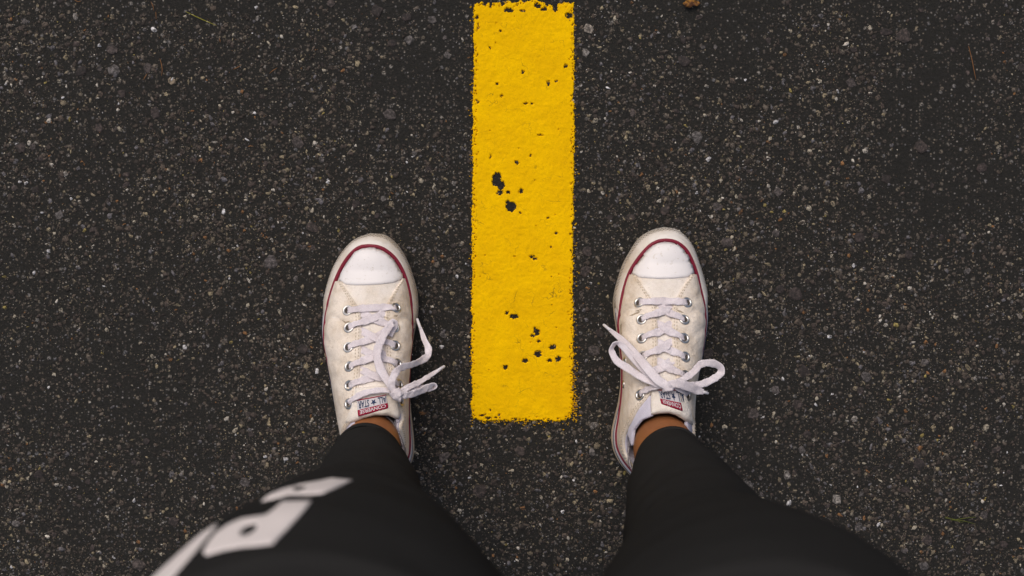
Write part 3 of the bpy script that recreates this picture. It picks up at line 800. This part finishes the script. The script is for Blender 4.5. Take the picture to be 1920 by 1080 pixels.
    def surf_tape(pts, wid):
        """pts: photo x, photo y, lift above the shoe (mm)"""
        P = catmull(pts, max(14, 5 * len(pts))); path = []
        for (x, y, l) in P:
            h = on_surf(x, y)
            if h: path.append([h[0] + h[1] * l * .001, h[1]])
        for _ in range(3):
            for k in range(1, len(path) - 1):
                path[k][0] = path[k][0] * .5 + (path[k - 1][0] + path[k + 1][0]) * .25; path[k][1] = (path[k][1] + path[k - 1][1] + path[k + 1][1]).normalized()
        W = np.interp(np.linspace(0, 1, len(path)), np.linspace(0, 1, len(wid)), wid)
        tape(path, W)
    def air_tape(pts, wid, nrm_=None):
        """pts: photo x, photo y, height (m), roll of the tape (radians)"""
        P = catmull(pts, max(30, 9 * len(pts))); pos = [un(x, y, z) for (x, y, z, r) in P]; path = []
        for k, (x, y, z, r) in enumerate(P):
            t = (pos[min(k + 1, len(P) - 1)] - pos[max(k - 1, 0)]).normalized(); sx = t.cross(Vector((0, 0, 1)))
            sx = sx.normalized() if sx.length > 1e-4 else Vector((1, 0, 0)); up = sx.cross(t)
            path.append((pos[k], (up * math.cos(r) + sx * math.sin(r)).normalized()))
        W = np.interp(np.linspace(0, 1, len(P)), np.linspace(0, 1, len(wid)), wid); tape(path, W)
        return path
    EL, ER = D['eye_l'], D['eye_r']
    lw = .0084
    (ax, ay), (bx, by) = EL[0], ER[0]
    surf_tape([(ax, ay, .2), (ax + 6, ay, 1.6), ((ax + bx) / 2, (ay + by) / 2 - 1, 2.0), (bx - 6, by, 1.6), (bx, by, .2)], [.0064, .0078, .0084, .0078, .0064])
    for k in range(1, len(EL) - 0):
        (lx, ly), (rx, ry) = EL[k], ER[k]; il = D['inner_l']; ir = D['inner_r']
        last = k == len(EL) - 1
        top = k % 2
        if not last:
            dy = 27
            surf_tape([(ir + 10, ly - dy - 5, -3.6), (ir + 2, ly - dy - 1, -1.2), (ir - 9, ly - dy + 4, 1.0), ((il + ir) / 2, ly - 15, 1.6 + 1.0 * top), (lx + 12, ly - 5, 2.0), (lx + 5, ly - 1, 1.4), (lx, ly, .1)], [.0066, lw, lw, lw, .0064, .006])
            surf_tape([(il - 10, ry - dy - 5, -3.6), (il - 2, ry - dy - 1, -1.2), (il + 9, ry - dy + 4, 1.0), ((il + ir) / 2, ry - 15, 1.6 + 1.0 * (1 - top)), (rx - 12, ry - 5, 2.0), (rx - 5, ry - 1, 1.4), (rx, ry, .1)], [.0066, lw, lw, lw, .0064, .006])
    kx, ky, kz = D['knot']
    for pts, wd in D['surf_laces']: surf_tape(pts, wd)
    for pts, wd, ag in D['air_laces']:
        path = air_tape(pts, wd)
        if ag:
            p, q_ = path[0][0], path[0][0] + (path[0][0] - path[2][0]).normalized() * ag; V = []; Fc = []
            t = (q_ - p).normalized(); a1 = t.orthogonal().normalized(); a2 = t.cross(a1); m = 10
            for (f, r_) in ((-.12, .0006), (-.1, .0016), (.3, .00155), (.9, .0014), (1., .0009)):
                for j in range(m):
                    a = 2 * math.pi * j / m; V.append(p.lerp(q_, f) + a1 * (math.cos(a) * r_) + a2 * (math.sin(a) * r_))
            for k in range(4):
                for j in range(m): Fc.append((k * m + j, k * m + (j + 1) % m, (k + 1) * m + (j + 1) % m, (k + 1) * m + j))
            Fc.append(tuple(4 * m + j for j in range(m)))
            A(mesh_obj('aglet', V, Fc, M['aglet']))
    # the knot: a short turn of tape pulled round the strands
    for (dx, dy, rot, w_) in ((0, 0, D['knot_rot'], .0085), (3, 3, D['knot_rot'] + .9, .0065)):
        path = []; ctr = un(kx + dx, ky + dy, kz); dirv = Vector((math.cos(rot), math.sin(rot), 0))
        for a in np.linspace(-.35, math.pi + .35, 16):
            path.append((ctr + dirv * (math.cos(a) * .0055) + Vector((0, 0, math.sin(a) * .0042)), dirv * math.cos(a) + Vector((0, 0, max(.05, math.sin(a))))))
        tape(path, [w_] * 16)
    A(mesh_obj('shoelace', LV, LF, M['lace'], uv=LU))
    return root

yz = lambda y: y
LEFT = dict(
 label='worn white canvas sneaker whose bow trails loose laces, under the leg with the white print', base=(700, 680), medial='R', toe_y=.055, heel_y=-.205, bulge=.0060,
 fox_l=[(696,441),(669,451),(649,469),(631,495.5),(620,522),(612,553),(607,584),(605.5,611),(606.5,632),(612,661),(623,724),(634,786),(645,835),(660,872),(684,897),(712,906)],
 fox_r=[(696,441),(722,444),(740,457),(755.6,478),(769,509),(778,540),(781,562),(781.5,589),(779,604),(773,633),(767,680),(765,730),(769,780),(774,830),(772,860),(757,889),(736,902),(712,906)],
 red_l=[(693,463),(678,465),(663.5,475),(648,494),(633,522),(622,553),(614.5,584),(610.5,613),(610.5,640),(616,670),(627,726),(639,788),(650,834),(666,868),(688,890),(712,898)],
 red_r=[(693,463),(709,464.5),(724,471),(741,486),(755.5,511),(764.5,540),(769,567),(771.5,598),(771,633),(767,680),(765,730),(765,780),(767,830),(764,856),(750,882),(732,895),(712,898)],
 bump_l=588, bump_r=612,
 spine=[(693,508,.0535),(693,535,.0600),(696,580,.0690),(699,650,.0850),(701,720,.1010),(703,757,.1090),(704,800,.1170),(708,858,.122)],
 cap=[(637.5,526),(649,533.5),(668,535),(691,534.5),(715,533),(735.6,530.5),(753.5,522.5),(753,509),(739,486),(722,471),(709,467),(693,466),(678,468.5),(666,474),(650,496),(640,514)],
 facing_l=[(636,526),(644,534),(671,574),(678,591),(678,660),(676,693),(672,739),(659,781)],
 facing_r=[(755,522),(745,533),(724,572),(721,592),(722,654),(726,700),(737,750),(757,788)],
 inner_l=677, inner_r=722,
 tongue=[(674,585),(725,585),(726,650),(731,700),(740,748),(668,748),(674,693)], tongue_y=742,
 tongue_end=[(668,728),(735,724),(741,748),(747,776),(745,786),(730,779),(704,778),(680,784),(662,792),(650,797),(653,786),(662,760)],
 collar=([700,770,790,815,845,880,910],[.20,.1085,.097,.083,.075,.076,.083]), lining_y=765,
 label_quad=[(669.5,750),(724,740),(728,765),(671.5,781)],
 flaps=[[(649,799),(661,789),(669,795),(657,807),(649,824),(644,818)],[(745,768),(753,778),(763,800),(768,826),(761,832),(755,806),(746,790)]],
 lay=((.04, .12, .40, .58), (.70, .12, .97, .58), .55),
 creases=[(598,.0030,4.5),(571,.0012,6),(632,.0014,6),(668,.0009,6),(705,.0008,7)],
 scuffs=[[(640,599),(648,603),(656,601),(655,604),(647,606)],[(739,591),(746,590),(744,594),(738,593)],[(715,586),(724,594),(733,597),(722,597)]],
 eye_l=[(652,582),(654,614),(653,651),(655,687),(654.5,723),(654.5,757)], eye_r=[(743,577),(739.5,614),(741,648),(745,682),(748.5,720.5),(751.5,752)], vents=[],
 knot=(744,738,.1165), knot_rot=.6,
 surf_laces=[([(654.5,757,.2),(660,751,1.8),(684,740,4.5),(712,735,5.5),(735,737,6.5)],[.0058,.0066,.0062,.0058,.0055]),
             ([(751.5,752,.2),(750,747,1.6),(748,740,4)],[.0055,.006,.006])],
 air_laces=[([(788,615,.050,.3),(795,635,.056,.4),(803,655,.064,.5),(800,669,.074,.1),(777,682,.094,-.5),(751,690,.110,-.3),(738,705,.117,.1),(734,722,.119,.1),(741,737,.118,0)],[.0040,.0062,.0072,.0072,.0072,.0072,.0074,.0074,.006],.0115),
            ([(822,694,.072,.5),(808,703,.080,.6),(787,716,.095,.5),(764,727,.110,.3),(748,737,.117,0)],[.0040,.0055,.0062,.0064,.006],.0095),
            ([(746,740,.118,0),(761,741,.116,.3),(785,735,.105,.4),(802,726,.095,.5),(814,722,.089,.7),(815,727,.086,1.2),(803,729,.088,.6),(780,727,.100,.4),(752,735,.114,.2)],[.006,.0072,.0074,.007,.0066,.006,.0066,.0066,.005],None),
            ([(742,737,.117,0),(728,716,.113,.1),(712,688,.108,.1),(707,662,.101,-.1),(716,634,.093,-.2),(730,612,.085,-.1),(738,604,.081,.0),(739,612,.078,0),(730,630,.082,0)],[.006,.0075,.0082,.0085,.0085,.0085,.008,.007,.006],None)])
RIGHT = dict(
 label='worn white canvas sneaker tied in a spread bow, under the leg in plain black', base=(1240, 670), medial='L', toe_y=.062, heel_y=-.21, bulge=.0035,
 fox_l=[(1243,429.5),(1220,435.5),(1198,450),(1182,474),(1169,499),(1159,530),(1152,561),(1152.5,579),(1154.5,597),(1159,625),(1165,670),(1166,715),(1162,752),(1154,786),(1149,812),(1150.5,838),(1159.6,861),(1172.6,879),(1190,897),(1215,910),(1240,914)],
 fox_r=[(1243,429.5),(1264,433),(1282,445.5),(1295.5,463),(1305.5,488),(1315.5,517),(1322,543),(1325.5,574),(1325.5,601),(1322,630),(1315,672),(1307,712),(1302,750),(1300,790),(1302,835),(1297,870),(1277,902),(1258,911),(1240,914)],
 red_l=[(1246,452.5),(1232,454.5),(1217,463),(1199,483),(1182,510),(1171,543),(1164.5,577),(1161,603),(1162,630),(1167,670),(1168,715),(1165.5,752),(1161,786),(1157,812),(1158.5,836),(1167,856),(1179,873),(1194,889),(1216,902),(1240,906)],
 red_r=[(1246,452.5),(1259,454),(1272,460),(1287,475),(1302,508),(1311,543),(1319,579),(1320.5,605),(1318,632),(1311.5,672),(1303,712),(1298,750),(1296,790),(1297,833),(1291,866),(1272,895),(1257,903),(1240,906)],
 bump_l=580, bump_r=578,
 spine=[(1246,495,.0535),(1246,522,.0600),(1244,567,.0690),(1243,634,.0850),(1243,704,.1010),(1245,742,.1090),(1247,790,.1170),(1244,852,.122)],
 cap=[(1187.5,513.5),(1200,520.5),(1233,523),(1262,522.5),(1289,519.5),(1300,511.5),(1296,494),(1286,474.5),(1269,459.5),(1258,456.5),(1246,455.5),(1234,458),(1222,463.5),(1201,484),(1190,500)],
 facing_l=[(1185,512),(1196,521),(1221,559),(1233,580),(1233,630),(1234,660),(1231,700),(1222,738),(1190,778)],
 facing_r=[(1302,511),(1291,520),(1267,559),(1259,580),(1258,630),(1263,665),(1266,700),(1275,745),(1294,786)],
 inner_l=1233, inner_r=1260,
 tongue=[(1224,575),(1266,575),(1264,630),(1268,690),(1278,742),(1220,738),(1229,690)], tongue_y=738,
 tongue_end=[(1222,722),(1275,724),(1284,745),(1292,772),(1296,797),(1281.5,786),(1268,778),(1255,774.5),(1238,775),(1222,778),(1221,760)],
 collar=([700,752,775,800,830,870,912],[.20,.1085,.096,.082,.075,.076,.083]), lining_y=752,
 label_quad=[(1233,731),(1271,730),(1280,771),(1240.5,757)],
 flaps=[[(1213,742),(1224,742),(1224,779),(1203,787),(1188,806),(1184,836),(1177,815),(1180,793),(1188,775)],[(1290,780),(1297,798),(1301,822),(1294,826),(1287,795)]],
 lay=((.03, .10, .52, .58), (.86, .10, 1.2, .58), .70),
 creases=[(585,.0032,4.5),(556,.0012,6),(618,.0015,6),(652,.0009,6),(688,.0008,7)],
 scuffs=[[(1180,592),(1190,587),(1203,583),(1196,588),(1186,592)],[(1192,583),(1200,580),(1204,580),(1199,584)],[(1267,580),(1277,583),(1284,588),(1273,585)],[(1163,610),(1166,606),(1166,625),(1164,628)]],
 eye_l=[(1198.5,567),(1203,599),(1203.5,634),(1205,668),(1204,704),(1200,740.5)], eye_r=[(1288,567),(1283,599),(1282.7,634),(1284.6,669),(1285,704),(1289,741)], vents=[(1172,677),(1169.5,720.5)],
 knot=(1249,724,.1165), knot_rot=2.4,
 surf_laces=[([(1200,740.5,.2),(1204,736,1.8),(1222,730,4),(1240,727,6)],[.0055,.006,.0058,.0052]),
             ([(1289,741,.2),(1286,737,1.6),(1270,731,4),(1256,727,6)],[.0055,.006,.0058,.0052])],
 air_laces=[([(1143,618,.062,.5),(1154,627,.070,.5),(1170,641,.082,.4),(1188,660,.095,.1),(1211,687,.110,.0),(1232,711,.119,.0),(1249,724,.120,0)],[.0042,.0056,.0066,.0078,.0088,.0092,.0075],.0115),
            ([(1244,724,.117,.3),(1226,718,.115,.5),(1204,708,.110,.4),(1178,691,.102,.2),(1157,677,.094,.2),(1147,657,.088,.6),(1153,644,.087,.9),(1165,647,.091,.7),(1180,664,.097,.4),(1205,692,.105,.3),(1232,716,.113,.2)],[.006,.0072,.0074,.0078,.0082,.0074,.0064,.006,.006,.006,.005],None),
            ([(1252,724,.117,-.2),(1266,718,.116,-.4),(1281,711,.112,-.5),(1300,698,.106,-.4),(1314,683,.102,-.3),(1334,681,.098,.1),(1350,688,.095,.3),(1351,700,.094,.4),(1333,713,.098,.3),(1308,722,.104,.2),(1282,721,.110,0),(1258,723,.115,0)],[.006,.0068,.007,.007,.0072,.0076,.0074,.0074,.0074,.007,.006,.005],None),
            ([(1319,735,.103,.1),(1306,731,.108,.1),(1290,725,.114,.1),(1270,719,.119,0),(1253,722,.119,0)],[.0056,.0092,.0092,.009,.007],.0065)])
build_shoe(LEFT); build_shoe(RIGHT)

# ------------------------------------------------------------------ bits lying on the road
def blade(name, pts, wid, mat, label, cat, z=.004, group=None):
    P = catmull(pts, 14); V = []; Fc = []
    for k, (x, y) in enumerate(P):
        t = k / 13; c = un(x, y, z + .0012 * math.sin(t * 3.1)); d = un(*P[min(k + 1, 13)], z) - un(*P[max(k - 1, 0)], z); d.normalize(); sx = Vector((-d.y, d.x, 0)) * wid * (.25 + .75 * math.sin(math.pi * (.12 + .80 * t)))
        V += [c - sx, c + Vector((0, 0, wid * .8)), c + sx, c - Vector((0, 0, wid * .5))]
    for k in range(13):
        for j in range(4): Fc.append((k * 4 + j, k * 4 + (j + 1) % 4, k * 4 + 4 + (j + 1) % 4, k * 4 + 4 + j))
    Fc += [(3, 2, 1, 0), (52, 53, 54, 55)]
    o = mesh_obj(name, V, Fc, mat); o['label'] = label; o['category'] = cat
    if group: o['group'] = group
    return o
blade('grass_straw', [(347,21),(365,30),(385,39),(406,48)], .00042, M['straw'], 'thin yellow straw lying alone on the asphalt', 'straw')
blade('pine_needle', [(1816,86),(1822,110),(1826,130),(1830,150)], .00045, M['needle'], 'single brown pine needle on the darkest asphalt', 'needle')
sprig = empty('grass_sprig', tuple(un(1800, 974, 0)), 'sprig of crossing green grass blades lying on the asphalt', 'grass')
for pts_ in ([(1771,971),(1790,974),(1812,978),(1829,983)], [(1783,976),(1800,973),(1822,970),(1830,970)], [(1772,969),(1795,977),(1806,980)]):
    b_ = blade('blade', pts_, .00042, M['grass'], '', ''); del b_['label']; del b_['category']; adopt(b_, sprig)
for pts in ([(283,3),(287,12),(288,20)], [(300,110),(304,128),(303,142)], [(412,72),(413,80)], [(269,150),(272,144),(276,138)], [(292,22),(293,36)], [(438,130),(446,126),(452,122)], [(505,138),(512,132),(520,127)], [(140,0),(146,3),(152,2)]):
    blade('needle_fragment', pts, .0004, M['needle'], 'tiny orange-brown plant fibre stuck to the asphalt', 'plant fibre', .003, 'plant fibres on the asphalt')
# curled autumn leaf scrap by the top of the line
V = []; Fc = []; a0 = [(1277,6),(1284,0),(1293,-3),(1303,-1),(1312,1),(1316,7),(1310,13),(1300,12),(1294,17),(1284,15)]
ctr = un(1296, 6, .006); V.append(ctr)
for k, (x, y) in enumerate(a0): x = 1297 + (x - 1297) * .85; y = 6 + (y - 6) * .8; V.append(un(x, y, .004 + .003 * math.sin(k * 1.7) ** 2))
for k, (x, y) in enumerate(a0): V.append(un(1296 + (x - 1296) * .55, 6 + (y - 6) * .55, .005 + .002 * math.cos(k * 2.1)))
m = len(a0)
for k in range(m):
    n2 = (k + 1) % m; Fc += [(1 + k, 1 + n2, 1 + m + n2, 1 + m + k), (0, 1 + m + k, 1 + m + n2)]
lf = mesh_obj('dry_leaf', V, Fc, M['leaf']); lf['label'] = 'orange-brown scrap of dry leaf on the asphalt near the yellow line'; lf['category'] = 'leaf'
so = lf.modifiers.new('t', 'SOLIDIFY'); so.thickness = .0004
